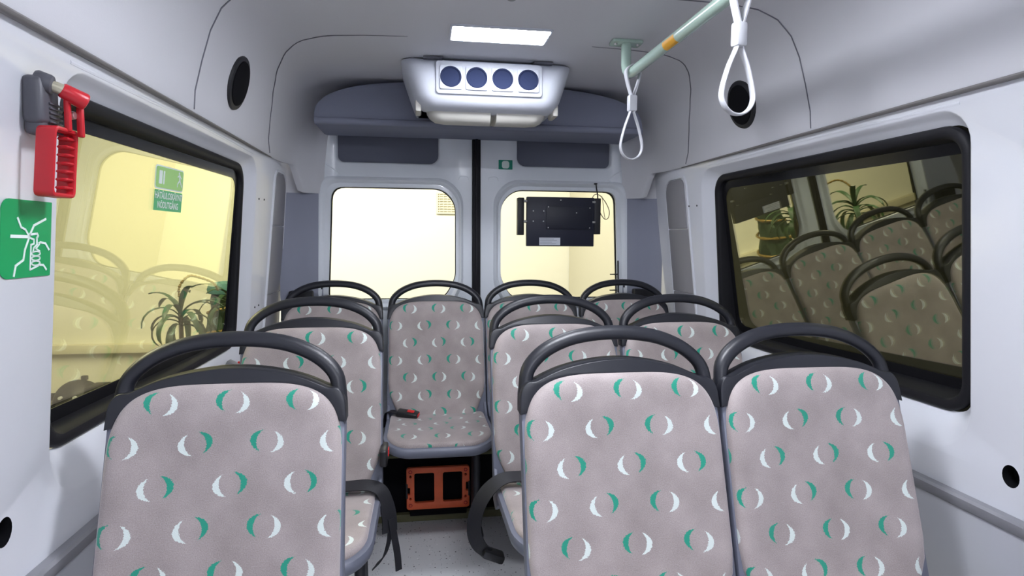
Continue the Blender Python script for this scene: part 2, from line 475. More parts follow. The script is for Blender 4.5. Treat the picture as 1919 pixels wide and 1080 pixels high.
for s, n_ in ((-1, 1), (1, 2)):
    fn = wall_fn(s); r = root_struct('window_%d' % n_)
    fo = rr(1.213, 2.437, 0.890, 1.580, 0.075, 8); fi = rr(1.241, 2.409, 0.918, 1.552, 0.055, 8)
    g = Geo()
    def rim(k, d):
        return [fn(p[0], p[1], d) for p in rr(1.222 + k, 2.437 - k, 0.890 + k, 1.580 - k, 0.075 - k * 0.7, 8)]
    g.loft([rim(0, 0.045), rim(0, 0.036), rim(0.004, 0.030), rim(0.014, 0.027), rim(0.024, 0.031), rim(0.028, 0.038), [fn(p[0], p[1], PD(s, p[0], p[1]) - .004) for p in rr(1.222 + .028, 2.437 - .028, 0.890 + .028, 1.580 - .028, 0.055, 8)], [fn(p[0], p[1], PD(s, p[0], p[1]) + .006) for p in rr(1.222 + .010, 2.437 - .010, 0.890 + .010, 1.580 - .010, 0.06, 8)]])
    part('window_frame', g, 'rubber', r)
    g = Geo(); g.plate([rr(1.236, 2.414, 0.913, 1.557, 0.06, 8), rr(1.268, 2.384, 0.948, 1.522, 0.05, 8)], 0.002, 0, lambda a, b, c, fn=fn, s=s: fn(a, b, PD(s, a, b) - .0045 + c))
    part('glass_border', g, 'frit', r)
    g = Geo(); g.plate([rr(1.236, 2.414, 0.913, 1.557, 0.06, 8)], 0.004, 0, lambda a, b, c, fn=fn, s=s: fn(a, b, PD(s, a, b) + c))
    part('pane', g, 'side_glass', r)

# lower side panels with their edge strip
for s, nm in ((-1, 'baseboard_left'), (1, 'baseboard_right')):
    r = root_struct(nm)
    g = Geo(); g.loft([[(s * WX(z, d), y, z) for (z, d) in ((0.0, -0.018), (0.695, -0.018), (0.695, 0.0), (0.0, 0.0))] for y in (Y0, Y1 - 0.01)], True, True, True)
    part('side_panel', g, 'kick', r)
    g = Geo(); g.loft([[(s * WX(z, d), y, z) for (z, d) in ((0.683, -0.021), (0.688, -0.025), (0.708, -0.025), (0.714, -0.019), (0.714, -0.001), (0.683, -0.001))] for y in (Y0, Y1 - 0.01)], True, True, True)
    part('edge_strip', g, 'strip', r)

# grey inset panels in the rear side pillars
for s, nm in ((-1, 'trim_1'), (1, 'trim_2')):
    fn = wall_fn(s); r = root_struct(nm)
    zc = [0.72, 1.060, 1.360, 1.590]
    for i in range(3):
        top = i == 2; bot = i == 0
        y0a, y1a = (2.755, 2.980) if s < 0 else (2.62, 2.84)
        lp = rr(y0a + (0.02 if top else 0), y1a, zc[i] + (0.0025 if not bot else 0), zc[i + 1] - (0.0 if top else 0.0025), (0.004, 0.004, 0.07 if top else 0.004, 0.03 if top else 0.004), 5)
        g = Geo(); g.plate([lp], 0.008, 0.002, lambda a, b, c, fn=fn: fn(a + (0.09 * (b - 1.3) if a < 2.9 else 0), b, -0.003 + c))
        part('inset_panel', g, 'inset_grey', r)
    g = Geo(); g.plate([rr(y0a - .012, y1a + .010, 0.715, 1.606, (0.01, 0.01, 0.08, 0.05), 6), rr(y0a - .002, y1a + .002, 0.718, 1.594, (0.01, 0.01, 0.07, 0.04), 6)], 0.010, 0.002, lambda a, b, c, fn=fn: fn(a + (0.09 * (b - 1.3) if a < 2.9 else 0), b, -0.003 + c))
    part('inset_rim', g, 'white', r)

# headliner: one moulded shell, flat in the middle and coved down to the walls
prof = [(0.925, 1.645), (0.897, 1.640), (0.890, 1.650), (0.886, 1.70), (0.866, 1.78), (0.842, 1.86), (0.812, 1.92), (0.765, 1.965), (0.70, 1.990), (0.60, 2.0), (0.40, 2.003), (0.20, 2.005)]
def half(y):
    if y <= 2.70: k = 1.0; lo = 0.0
    else:
        t = min((y - 2.70) / 0.33, 1.0)
        k = 0.835 + 0.165 * math.sqrt(max(0.0, 1 - t ** 2.2)); lo = 0.12 * min(1.0, max(0.0, (y - 2.925) / 0.05)) ** 2
    return [(x * k, z - lo * max(0, (1.78 - z) / 0.14) if z < 1.78 else z) for x, z in prof]
ys = [Y0 + 0.25 * k for k in range(16)] + [2.6, 2.68, 2.72, 2.76, 2.80, 2.84, 2.88, 2.92, 2.935, 2.95, 2.965, 2.98, 3.0, 3.015, 3.025, 3.03]
g = Geo(); rings = []
for y in ys:
    h = half(y); rings.append([(-x, y, z) for x, z in h] + [(x, y, z) for x, z in h[::-1]])
g.loft(rings, False)
ceil = struct('ceiling', g, 'headliner', 60)

def cove_point(s, t, y, out=0.001):
    """point on the headliner at parameter t along prof (index units)"""
    h = half(y); i = min(int(t), len(h) - 2); f = t - i
    x = h[i][0] + (h[i + 1][0] - h[i][0]) * f; z = h[i][1] + (h[i + 1][1] - h[i][1]) * f
    return (s * (x - out), y, z - out)
for s in (-1, 1):
    yb = 1.77 if s < 0 else 1.72
    g = Geo(); g.tube([cove_point(s, 2 + 0.33 * k, yb + (0.012 if k % 1 else 0)) for k in range(28)], 0.0018, 6)
    part('panel_seam', g, 'seam', ceil)
    ctl = [(2.0, 2.60), (3.2, 2.56), (4.5, 2.50), (5.6, 2.43), (6.6, 2.35), (7.6, 2.27), (8.6, 2.22), (9.6, 2.19), (10.6, 2.18)]
    pts = []
    for k in range(len(ctl) - 1):
        for j in range(4):
            f = j / 4; pts.append(cove_point(s, ctl[k][0] + (ctl[k + 1][0] - ctl[k][0]) * f, ctl[k][1] + (ctl[k + 1][1] - ctl[k][1]) * f))
    g = Geo(); g.tube(pts, [0.0018] * 24 + [0.0018 * (1 - k / 9) + .0003 for k in range(len(pts) - 24)], 6); part('panel_seam', g, 'seam', ceil)

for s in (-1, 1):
    g = Geo(); g.tube([(s * 0.898, y, 1.6395) for y in (-1.3, 0.0, 1.0, 1.8, 2.3, 2.66)], [0.010, 0.010, 0.010, 0.009, 0.006, 0.003], 10, [0.006, 0.006, 0.006, 0.005, 0.004, 0.002], (0, 0, 1))  # added strip; its dark colour stands for the shadow below the headliner edge
    part('edge_trim', g, 'lip', ceil, 'shade under the headliner edge, put in as a dark strip')

# rear pillars: pale upper, darker lower
for s, a, b in ((-1, 'trim_3', 'trim_4'), (1, 'trim_5', 'trim_6')):
    pl = [(0.940, 2.965), (0.925, 2.992), (0.89, 3.012), (0.83, 3.022), (0.78, 3.026), (0.757, 3.040)]
    g = Geo(); g.loft([[(s * x, y, z) for x, y in pl] for z in (1.51, 1.60, 1.70)], False); struct(a, g, 'headliner', 60)
    g = Geo(); g.loft([[(s * x, y - .003, z) for x, y in pl] for z in (0.0, 0.6, 1.0, 1.52)], False)
    o = struct(b, g, 'pillar_dark', 60)
    g = Geo(); g.box((s * 0.85, 2.985, 1.02), (0.11, 0.05, 0.075), 0.01); part('corner_cover', g, 'black', o, 'black cover at the foot of the pillar')

# carpeted header above the rear doors
g = Geo()
def head(k, y, dz=0.0):
    n = 40; out = []
    hw, zt, zb = 0.742 - k, 1.998 - k * 0.5, 1.796 + k + dz
    for i in range(n + 1):
        a = PI * i / n; c, sn = math.cos(a), math.sin(a)
        out.append((hw * math.copysign(abs(c) ** (2 / 3.0), c), y, zb + 0.012 + (zt - zb - 0.012) * abs(sn) ** (2 / 3.0)))
    out += [(-hw + 0.006, y, zb + 0.004), (-hw + 0.02, y, zb), (hw - 0.02, y, zb), (hw - 0.006, y, zb + 0.004)]
    return out
g.loft([head(0.012, 2.750), head(0.004, 2.752), head(0.0, 2.760), head(0.0, 3.03)], True, True, True)
struct('trim_7', g, 'dark_trim', 35)
# ledge lip along the header's lower edge
g = Geo(); g.tube([(x, 2.747, 1.811) for x in (-0.735, -0.4, 0, 0.4, 0.735)], 0.016, 10); struct('trim_8', g, 'dark_trim')

# rear doors -------------------------------------------------------------
YD = 3.04
def door(s, name):
    r = root_struct(name)
    fn = lambda a, b, c: (s * a, YD + c, b)
    inner = 0.006
    xo = 0.757
    win = round_poly([(0.113, 1.110, .03), (0.168, 1.005, .05), (0.736, 1.005, .03), (0.712, 1.556, .06), (0.180, 1.556, .045), (0.113, 1.488, .045)])
    rec = rr(0.188, 0.690, 1.667, 1.93, (0.045, 0.03, 0.02, 0.02), 5)
    g = Geo(); g.plate([[(inner, 0.0), (xo, 0.0), (xo, 2.0), (inner, 2.0)], win, rec], 0, 0, fn)
    cx, cy = sum(p[0] for p in win) / len(win), sum(p[1] for p in win) / len(win)
    def grow(k): return [(cx + (p[0] - cx) * (1 + k / 0.30), cy + (p[1] - cy) * (1 + k / 0.275)) for p in win]
    # raised flange round the window, then the return to the glass
    prof_ = [(0.050, 0.0), (0.044, -0.010), (0.034, -0.016), (0.024, -0.010), (0.016, 0.004), (0.004, 0.006), (0.0, 0.010), (0.0, 0.035)]
    g.loft([[fn(p[0], p[1], d) for p in grow(k)] for k, d in prof_])
    g.loft([[fn(p[0], p[1], d) for p in [(0.439 + (q[0] - 0.439) * (1 - e / .25), 1.80 + (q[1] - 1.80) * (1 - e / .13)) for q in rec]] for e, d in ((0, 0), (0.006, 0.006), (0.010, 0.03))])
    part('door_skin', g, 'door_white', r, None, 50)
    g = Geo(); g.plate([rr(0.186, 0.692, 1.665, 1.93, 0.03, 4)], 0.004, 0, lambda a, b, c: fn(a, b, 0.030 + c)); part('recess_panel', g, 'recess', r)
    g = Geo(); g.loft([[fn(p[0], p[1], d) for p in grow(k)] for k, d in ((0.002, 0.022), (-0.004, 0.022), (-0.004, 0.034), (0.002, 0.034))]); part('gasket', g, 'rubber', r)
    g = Geo(); g.plate([grow(0.006)], 0.004, 0, lambda a, b, c: fn(a, b, 0.030 + c)); part('pane', g, 'rear_glass', r)
    # small pressed marks near the outer top corner
    g = Geo()
    g.tube([fn(a, b, -0.001) for a, b in spline2([(0.735, 1.66), (0.70, 1.640), (0.675, 1.615), (0.70, 1.60), (0.735, 1.585)])], 0.003, 6)
    g.tube([fn(a, b, -0.001) for a, b in spline2([(0.05, 1.60), (0.055, 1.615), (0.09, 1.617), (0.10, 1.60)])], 0.002, 6)
    part('pressed_mark', g, 'door_white', r)
    g = Geo()
    for z in (1.74, 1.50, 1.29): g.box(fn(0.762, z, -0.006), (0.008, 0.012, 0.03), 0.002)
    part('hinge_stop', g, 'black', r)
    g = Geo(); g.cyl(fn(0.762, 1.085, -0.012), fn(0.762, 1.06, -0.012), 0.006, 0.003, 10); part('bump_stop', g, 'black', r)
    return r
def spline2(p): return [tuple(q)[:2] for q in spline([(a, b, 0) for a, b in p], 4)]
door_l = door(-1, 'door_1'); door_r = door(1, 'door_2')
g = Geo(); g.box((-0.012, YD - 0.008, 1.0), (0.042, 0.03, 2.0), 0.008); g.box((-0.012, YD - 0.026, 1.0), (0.014, 0.012, 2.0), 0.004)
struct('trim_9', g, 'rubber')
g = Geo()
for z, ln in ((1.129, 0.040), (1.046, 0.040)): g.cyl((0.725, YD - 0.01, z), (0.725 - ln, YD - 0.01, z), 0.0035, 0.0025, 8)
g.tube([(0.727, YD - 0.010, 1.20), (0.730, YD - 0.010, 1.10), (0.731, YD - 0.010, 1.035)], 0.004, 8)
part('window_clip', g, 'black', door_r, 'black clips along the window edge')

# front bulkhead of the cabin (behind the viewer)
g = Geo(); g.box((0, Y0 - 0.02, 1.0), (2.04, 0.04, 2.02)); struct('wall_front', g, 'headliner')

# ------------------------------------------------------------------ outside: the garage
GZ = -0.58
g = Geo(); g.box((-1.5, 4.0, GZ - 0.05), (9.0, 12.0, 0.1)); struct('ground', g, 'ext_floor')
g = Geo(); g.box((-2.0, 7.66, 1.2), (7.4, 0.1, 3.6)); rw = struct('wall_rear', g, 'ext_wall')
g = Geo(); g.box((-3.6, 7.56, 0.05 - 0.03), (4.2, 0.1, 0.10), 0.006); part('ledge', g, 'ledge', rw, 'cream ledge along the wall')
g = Geo(); g.box((-3.6, 7.595, GZ + 0.04), (4.2, 0.03, 0.08)); part('skirting', g, 'matte_black', rw, 'dark skirting strip')
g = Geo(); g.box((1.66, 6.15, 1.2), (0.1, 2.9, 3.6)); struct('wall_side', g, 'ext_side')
g = Geo(); g.box((1.66, 1.2, 1.2), (0.08, 7.0, 3.6)); struct('wall_side_shade', g, 'ext_shade')  # side wall beside the bus, coloured dark for shade and blocking light

# ventilation grille on the rear wall
vg = thing('wall_grille', 'pale slatted ventilation grille on cream wall outside left rear window', 'grille', (0.17, 7.60, 1.75))
x0, x1, z0, z1 = -0.085, 0.43, 1.62, 1.885
g = Geo(); g.plate([rr(x0, x1, z0, z1, 0.004, 2), rr(x0 + .02, x1 - .02, z0 + .02, z1 - .02, 0.004, 2)], 0.024, 0, lambda a, b, c: (a, 7.595 + c, b)); part('grille_frame', g, 'grille', vg)
g = Geo(); g.box((0.1725, 7.606, 1.7525), (0.49, 0.006, 0.24)); part('back_plate', g, 'ledge', vg)
for k in range(7):
    g = Geo(); g.box((0.1725, 7.595, z0 + .040 + k * 0.031), (0.48, 0.016, 0.014)); part('slat', g, 'grille', vg)
for k in range(10):
    g = Geo(); g.box((x0 + .040 + k * 0.048, 7.590, 1.7525), (0.010, 0.008, 0.23)); part('bar', g, 'grille', vg)

def leaf_geo(base, az, el, L, droop, w):
    """arching strap leaf"""
    P = []; p = Vector(base); e = el; n = 9
    d = Vector((math.cos(az), math.sin(az), 0)); side = Vector((-math.sin(az), math.cos(az), 0))
    rings = []
    for k in range(n + 1):
        t = k / n
        ww = w * (0.35 + 2.6 * t * (1 - t) ** 0.9) * (1 if k < n else 0.04)
        nn = (d * -math.sin(e) + up * math.cos(e))
        rings.append([p - side * ww / 2 + nn * .004, p + nn * -.002, p + side * ww / 2 + nn * .004, p + nn * -.005])
        p = p + (d * math.cos(e) + up * math.sin(e)) * (L / n); e -= droop / n
    return Geo().loft(rings, True, True, True)

def palm(name, label, loc, h, n, L, sd, lean=0.0):
    rnd = random.Random(sd)
    t = thing(name, label, 'plant', loc, 'potted plants outside the left window')
    x, y, z = loc
    g = Geo(); g.loft([[(x + r * math.cos(a), y + r * math.sin(a), z + hh) for a in [2 * PI * k / 20 for k in range(20)]] for r, hh in ((0.11, 0), (0.15, 0.26), (0.16, 0.30), (0.145, 0.30), (0.13, 0.26))], True, True, True)
    part('pot', g, 'pot', t)
    stem = spline([(x, y, z + 0.25), (x + lean * .3, y, z + h * .5), (x + lean, y, z + h)], 6)
    g = Geo(); g.tube(stem, 0.018, 8); part('trunk', g, 'bark', t)
    for k in range(n):
        az = 2 * PI * (k * 0.382) + rnd.uniform(-.3, .3); f = k / n
        base = Vector((x + lean, y, z + h - 0.10 * (1 - f)))
        g = leaf_geo(base, az, 0.3 + 1.1 * f + rnd.uniform(-.15, .15), L * rnd.uniform(.75, 1.1), 3.0 - 1.4 * f + rnd.uniform(-.2, .8), 0.048)
        part('leaf', g, 'leaf', t)
palm('potted_palm', 'drooping strap leaved plant seen through left window, nearer the front', (-2.13, 5.0, GZ), 1.30, 20, 0.40, 3)
palm('potted_palm', 'upright strap leaved plant seen through left window, nearer the rear', (-1.93, 5.62, GZ), 1.32, 22, 0.42, 8)

# tinsel garland slung between the plants
gp = spline([(-2.13, 5.0, 0.80), (-2.14, 5.02, 0.92), (-2.10, 5.1, 1.00), (-2.05, 5.2, 0.985), (-2.00, 5.36, 0.93), (-1.98, 5.42, 0.86)], 16)
g = Geo(); g.tube(gp, [0.005 + 0.008 * ((k * 7) % 5) / 4 for k in range(len(gp))], 7)
tag(g.build('tinsel_garland', 'tinsel', None, 20), 'gold tinsel garland looped between the two plants outside', 'garland')

# dressed fir standing behind the plants
ft = thing('fir_tree', 'dark fir tree with gold tinsel and teal top behind the plants outside', 'tree', (-2.2, 6.35, GZ))
g = Geo(); rnd = random.Random(5); rings = []
for k in range(15):
    f = k / 14
    R = 0.30 * (1 - f * 0.62); zz = GZ + 0.15 + 1.22 * f
    rings.append([(-2.2 + R * (0.82 + 0.36 * rnd.random()) * math.cos(a), 6.35 + R * (0.82 + 0.36 * rnd.random()) * math.sin(a), zz + rnd.uniform(-.03, .03)) for a in [2 * PI * j / 22 for j in range(22)]])
g.loft(rings, True, True, True); part('foliage', g, 'fir', ft, None, 10)
g = Geo(); g.cyl((-2.2, 6.35, GZ), (-2.2, 6.35, GZ + .2), 0.05); part('trunk', g, 'bark', ft)
g = Geo(); sp = []
for k in range(120):
    f = k / 119; a = f * 2 * PI * 5.5; R = 0.325 * (1 - f * 0.6); sp.append((-2.2 + R * math.cos(a), 6.35 + R * math.sin(a), GZ + 0.2 + 1.15 * f))
g.tube(sp, [0.012 + 0.008 * (k % 3) / 2 for k in range(120)], 6); part('tinsel', g, 'tinsel', ft)
g = Geo(); g.loft([[(-2.2 + r * math.cos(a), 6.35 + r * math.sin(a), z) for a in [2 * PI * k / 16 for k in range(16)]] for r, z in ((0.16, 0.76), (0.17, 0.80), (0.15, 0.86), (0.03, 0.88))], True, True, True); part('top_ribbon', g, 'teal', ft)

# dark domed machine on the garage floor
mw = thing('floor_machine', 'dark domed machine with orange mark on the garage floor outside', 'machine', (-3.95, 7.1, GZ))
mx, my = -3.95, 7.1
g = Geo(); rings = []
for f in [k / 10 for k in range(11)]:
    a = f * PI / 2; rings.append([(mx + 0.27 * math.cos(a) * math.cos(b) - .02 * f, my + 0.2 * math.cos(a) * math.sin(b), GZ + 0.05 + 0.29 * math.sin(a)) for b in [2 * PI * k / 24 for k in range(24)]])
g.loft(rings, True, True, True); part('hood', g, 'mower', mw)
g = Geo(); g.box((mx + .20, my - .02, GZ + .24), (0.20, 0.26, 0.10), 0.03); g.box((mx + .05, my, GZ + .36), (0.06, 0.05, 0.05), 0.01); part('front_cowl', g, 'mower', mw)
g = Geo(); g.box((mx - 0.02, my - 0.19, GZ + 0.10), (0.14, 0.03, 0.035), 0.004); part('orange_mark', g, 'orange', mw)
g = Geo(); g.cyl((mx - .10, my - .205, GZ + .19), (mx - .10, my - .17, GZ + .19), 0.016); part('light_spot', g, 'paper', mw); g = Geo(); g.cyl((mx + .04, my - .205, GZ + .19), (mx + .04, my - .17, GZ + .19), 0.016); part('light_spot', g, 'paper', mw)
for dx in (-.17, .17):
    g = Geo(); g.cyl((mx + dx, my - .15, GZ + .06), (mx + dx, my + .15, GZ + .06), 0.06); part('wheel', g, 'matte_black', mw)

# ------------------------------------------------------------------ seats
REC = 0.30       # backrest recline, m per m
def recline(p): return Vector((p.x, p.y + REC * (p.z - 0.96), p.z))
def top_curve(hw, zc, h, n=3.1, m=40, a0=0.0, a1=PI):
    out = []
    for i in range(m + 1):
        a = a0 + (a1 - a0) * i / m; c, s = math.cos(a), math.sin(a)
        out.append((hw * math.copysign(abs(c) ** (2 / n), c), zc + h * abs(s) ** (2 / n)))
    return out

# backrest pad outline (ccw, XZ)
pad = top_curve(0.2165, 0.83, 0.189, 4.0, 52)
pad += [(-0.2170, 0.74), (-0.2170, 0.66), (-0.2120, 0.615), (-0.196, 0.578), (-0.178, 0.535), (-0.160, 0.500), (-0.140, 0.482), (-0.10, 0.472), (0.0, 0.470), (0.10, 0.472), (0.140, 0.482), (0.160, 0.500), (0.178, 0.535), (0.196, 0.578), (0.2120, 0.615), (0.2170, 0.66), (0.2170, 0.74)]
pc = (0.0, 0.745)
g = Geo(); rings = []
for sc, y in ((1.0, 0.004), (1.0, -0.012), (0.992, -0.019), (0.972, -0.025), (0.935, -0.0285), (0.86, -0.029), (0.74, -0.026), (0.58, -0.022), (0.40, -0.019), (0.20, -0.0175), (0.02, -0.017)):
    rings.append([(pc[0] + (x - pc[0]) * sc, y, pc[1] + (z - pc[1]) * sc) for x, z in pad])
g.loft(rings, True, False, True); g.map(recline)
def pad_uv(c):
    d = max(0.0, c.y - REC * (c.z - 0.96) + 0.0255)
    return (c.x + (math.copysign(d, c.x) if abs(c.x) > 0.17 else 0) - 0.0755, (c.z + (d if c.z > 0.985 else 0) - 0.9865) * 1.036 + 0.03925)
me_pad = g.mesh('backrest_pad', 'fabric', 60, pad_uv)

# grey shell behind and beside the pad
sh = [(0.2215, 0.955), (0.2215, 0.80), (0.2225, 0.66), (0.2235, 0.52), (0.215, 0.455), (0.19, 0.43), (-0.19, 0.43), (-0.215, 0.455), (-0.2235, 0.52), (-0.2225, 0.66), (-0.2215, 0.80), (-0.2215, 0.955)]
g = Geo(); g.plate([sh], 0.036, 0.007, lambda a, b, c: (a, 0.006 + c, b)); g.map(recline)
me_shell = g.mesh('backrest_shell', 'shell')

# dark top band that wraps over the pad
bo = spline([(0.2225, 0.952, 0), (0.2195, 0.982, 0), (0.207, 1.001, 0), (0.186, 1.004, 0), (0.165, 1.013, 0), (0.13, 1.0265, 0), (0.08, 1.038, 0), (0.03, 1.0445, 0), (0.0, 1.0455, 0)], 3)
bo = [(p.x, p.y) for p in bo]; band_o = bo + [(-x, z) for x, z in bo[-2::-1]]
band_i = [p for p in top_curve(0.2160, 0.83, 0.187, 4.0, 52) if p[1] > 0.94]
lo = [(0.2168, 0.940)] + band_i + [(-0.2168, 0.940)]
g = Geo()
g.plate([[(0.2230, 0.938)] + band_o + [(-0.2230, 0.938)] + lo[::-1]], 0.046, 0.002, lambda a, b, c: (a, 0.006 + c, b))
g.plate([[(0.2225, 0.945)] + band_o + [(-0.2225, 0.945)]], 0.030, 0.006, lambda a, b, c: (a, 0.014 + c, b)); g.map(recline)
me_band = g.mesh('top_band', 'handle', 50)

# grab handle arching over the band
hp = [(0.2050, 0.940), (0.2055, 0.965), (0.2050, 0.992), (0.1990, 1.022), (0.178, 1.048), (0.145, 1.070), (0.10, 1.087), (0.05, 1.0955), (0.0, 1.098)]
hp = hp + [(-x, z) for x, z in hp[-2::-1]]
path = spline([(x, 0.012, z) for x, z in hp], 4)
nP = len(path); rad = []; rbb = []
for i in range(nP):
    f = abs(i / (nP - 1) - .5) * 2
    rad.append(0.0155 + 0.0025 * max(0, (f - .72) / .28)); rbb.append(0.0165 + 0.004 * max(0, (f - .72) / .28))
g = Geo(); g.tube(path, rad, 14, rbb, (0, 1, 0))
g.map(recline)
me_handle = g.mesh('grab_handle', 'handle', 60)

# seat pad and the grey pan under it (front towards -y)
def seat_outline(k):
    return rr(-0.205 + k, 0.205 - k, -0.545 + k, -0.118 - k * .3, (0.085 - k * .5, 0.085 - k * .5, 0.05, 0.05), 8)
def seat_z(x, y):
    f = max(0.0, (-0.40 - y) / 0.145)
    return 0.530 + 0.008 * math.cos(PI * (y + .33) / .5) - 0.018 * f * f + 0.008 * (abs(x) / 0.2) ** 3 - 0.05 * (y + .33)
g = Geo(); rings = []
so = seat_outline(0.0); cxy = (0.0, -0.33)
for sc, dz in ((1.0, -0.040), (1.0, -0.014), (0.99, -0.006), (0.965, -0.001), (0.92, 0.0), (0.8, 0.0), (0.62, 0), (0.42, 0), (0.2, 0), (0.02, 0)):
    r_ = []
    for x, y in so:
        X = cxy[0] + (x - cxy[0]) * sc; Yv = cxy[1] + (y - cxy[1]) * sc; r_.append((X, Yv, seat_z(X, Yv) + dz))
    rings.append(r_)
g.loft(rings, True, True, True)
me_cush = g.mesh('seat_pad', 'fabric', 60, lambda c: (c.x - 0.0755, c.y * 1.0 + 0.21))
g = Geo(); rings = []
for k, dz, m_ in ((0.004, -0.018, 0), (-0.004, -0.014, 0), (-0.014, -0.016, 0), (-0.018, -0.028, 0), (-0.014, -0.046, 0), (0.004, -0.060, 0), (0.05, -0.075, 0), (0.12, -0.082, 0)):
    r_ = []
    for x, y in seat_outline(k): r_.append((x, y, seat_z(x, y) + dz))
    rings.append(r_)
g.loft(rings, True, False, True)
me_pan = g.mesh('seat_pan', 'shell', 50)

# side wings that carry the pan up to the backrest
me_wings = []
for s in (-1, 1):
    pts = [(-0.24, 0.495), (-0.19, 0.522), (-0.14, 0.556), (-0.10, 0.60), (-0.085, 0.60), (-0.118, 0.46), (-0.17, 0.45)]
    g = Geo(); g.plate([pts], 0.012, 0.003, lambda a, b, c, s=s: (s * 0.2155 + c, a, b)); me_wings.append(g.mesh('side_wing', 'shell'))

# leg frame: cross tube, front post, rear post, foot rail
g = Geo(); g.box((0.0, -0.30, 0.442), (0.40, 0.045, 0.035), 0.006); g.box((0.0, -0.17, 0.442), (0.40, 0.045, 0.035), 0.006); g.box((0.165, -0.235, 0.435), (0.05, 0.20, 0.03), 0.005); g.box((-0.165, -0.235, 0.435), (0.05, 0.20, 0.03), 0.005)
me_frame = g.mesh('seat_frame', 'black')
g = Geo(); g.cyl((0.165, -0.265, 0.018), (0.165, -0.265, 0.435), 0.017, None, 16)
me_leg_f = g.mesh('leg', 'handle')
g = Geo(); g.tube([(0.165, -0.19, 0.435), (0.165, -0.16, 0.2), (0.165, -0.14, 0.018)], 0.014, 12)
me_leg_r = g.mesh('leg', 'handle')
g = Geo(); g.box((0.165, -0.20, 0.012), (0.05, 0.19, 0.024), 0.008); g.cyl((0.165, -0.265, 0.0), (0.165, -0.265, 0.05), 0.032, 0.024, 16, 0.006)
me_foot = g.mesh('foot_rail', 'black')

def buckle(parent, m, red=True):
    g = Geo(); g.box((0, 0, 0), (0.095, 0.052, 0.024), 0.007, 3); g.map(lambda p: m @ p)
    b = g.build('belt_buckle', 'buckle', parent); b['label'] = 'black seat belt buckle'
    if red:
        g = Geo(); g.box((0.012, 0.004, 0.0125), (0.030, 0.022, 0.005), 0.0015); g.box((0.0475, 0, 0.002), (0.004, 0.034, 0.012), 0.001); g.map(lambda p: m @ p)
        q = g.build('release_button', 'red_button', b); q['label'] = 'red release button'
    return b
def belt(parent, path, wdir, w=0.046, name='lap_belt'):
    g = Geo(); g.ribbon(spline(path, 6), wdir, w, 0.003); return g.build(name, 'belt', parent, 50)

SEATS = [  # x, y, label, group
    (-0.663, 1.2465, 'single front row seat on the near left, with worn patterned velour backrest', 0),
    (0.138, 1.2465, 'front row seat of the right-hand pair, standing next to the aisle', 0),
    (0.588, 1.2465, 'front row seat of the right-hand pair, standing beside the mirrored side window', 0),
    (-0.634, 2.0135, 'single middle row seat directly behind the near left seat, lap belt over cushion edge', 1),
    (0.1615, 2.0135, 'middle row seat of the right-hand pair, next to the aisle with dangling lap belt', 1),
    (0.622, 2.0135, 'middle row seat of the right-hand pair, against the right wall', 1),
    (-0.6834, 2.823, 'rear bench row seat in the left corner, mostly hidden behind middle seat', 2),
    (-0.2175, 2.823, 'rear bench row seat facing the aisle, whole cushion and red buckle showing', 2),
    (0.2312, 2.823, 'rear bench row seat third from the left, half hidden by middle seat', 2),
    (0.6937, 2.823, 'rear bench row seat in the right corner, only its top showing', 2)]
GR = ['patterned seats of the front row', 'patterned seats of the middle row', 'patterned seats of the rear row']
roots = []
for x, y, lb, gi in SEATS:
    r = thing('bus_seat', lb, 'seat', (x, y, 0), GR[gi]); roots.append(r)
    link('backrest_shell', me_shell, r); link('backrest_pad', me_pad, r); link('top_band', me_band, r); link('grab_handle', me_handle, r)
    link('seat_pad', me_cush, r); link('seat_pan', me_pan, r); link('side_wing', me_wings[0], r); link('side_wing', me_wings[1], r); link('seat_frame', me_frame, r)
    link('leg', me_leg_f, r); link('leg', me_leg_r, r); link('foot_rail', me_foot, r)

# lap belts
sL = roots[3]
belt(sL, [(-0.19, -0.20, 0.556), (-0.05, -0.18, 0.553), (0.10, -0.175, 0.554), (0.18, -0.185, 0.559), (0.222, -0.195, 0.545), (0.240, -0.205, 0.505), (0.247, -0.21, 0.46), (0.248, -0.212, 0.42)], [(0.1, 1, 0.1), (0.1, 1, 0.2), (0.2, 1, 0.3), (0.6, 1, 0.2), (0.8, .6, 0), (0.8, .5, 0)], 0.05)
belt(sL, [(0.252, -0.21, 0.46), (0.262, -0.212, 0.40), (0.270, -0.214, 0.35), (0.274, -0.216, 0.30)], (.8, .6, 0), 0.022, 'belt_tail')
belt(sL, [(0.250, -0.20, 0.44), (0.246, -0.22, 0.40), (0.232, -0.24, 0.36), (0.205, -0.25, 0.335)], (.5, .7, 0.4), 0.026, 'belt_tail')
buckle(sL, Matrix.Translation((0.228, -0.12, 0.63)) @ Matrix.Rotation(PI / 2, 4, 'Y') @ Matrix.Rotation(PI / 2, 4, 'Z') )
sR = roots[4]
belt(sR, [(0.12, -0.17, 0.553), (-0.03, -0.175, 0.556), (-0.14, -0.185, 0.562), (-0.195, -0.195, 0.562), (-0.235, -0.205, 0.543), (-0.268, -0.21, 0.505), (-0.288, -0.215, 0.455), (-0.292, -0.22, 0.405), (-0.278, -0.225, 0.365), (-0.250, -0.23, 0.340)], [(-0.1, 1, 0.1), (0, 1, 0.25), (-.25, 1, 0.35), (-.7, 1, 0.5), (-.9, .8, .2), (-1, .5, 0), (-1, .4, 0)], 0.05)
g = Geo(); g.box((-0.235, -0.23, 0.335), (0.07, 0.05, 0.026), 0.008, 2, Matrix.Rotation(0.4, 3, 'Y')); b = g.build('belt_tongue', 'buckle', sR)
sB = roots[7]
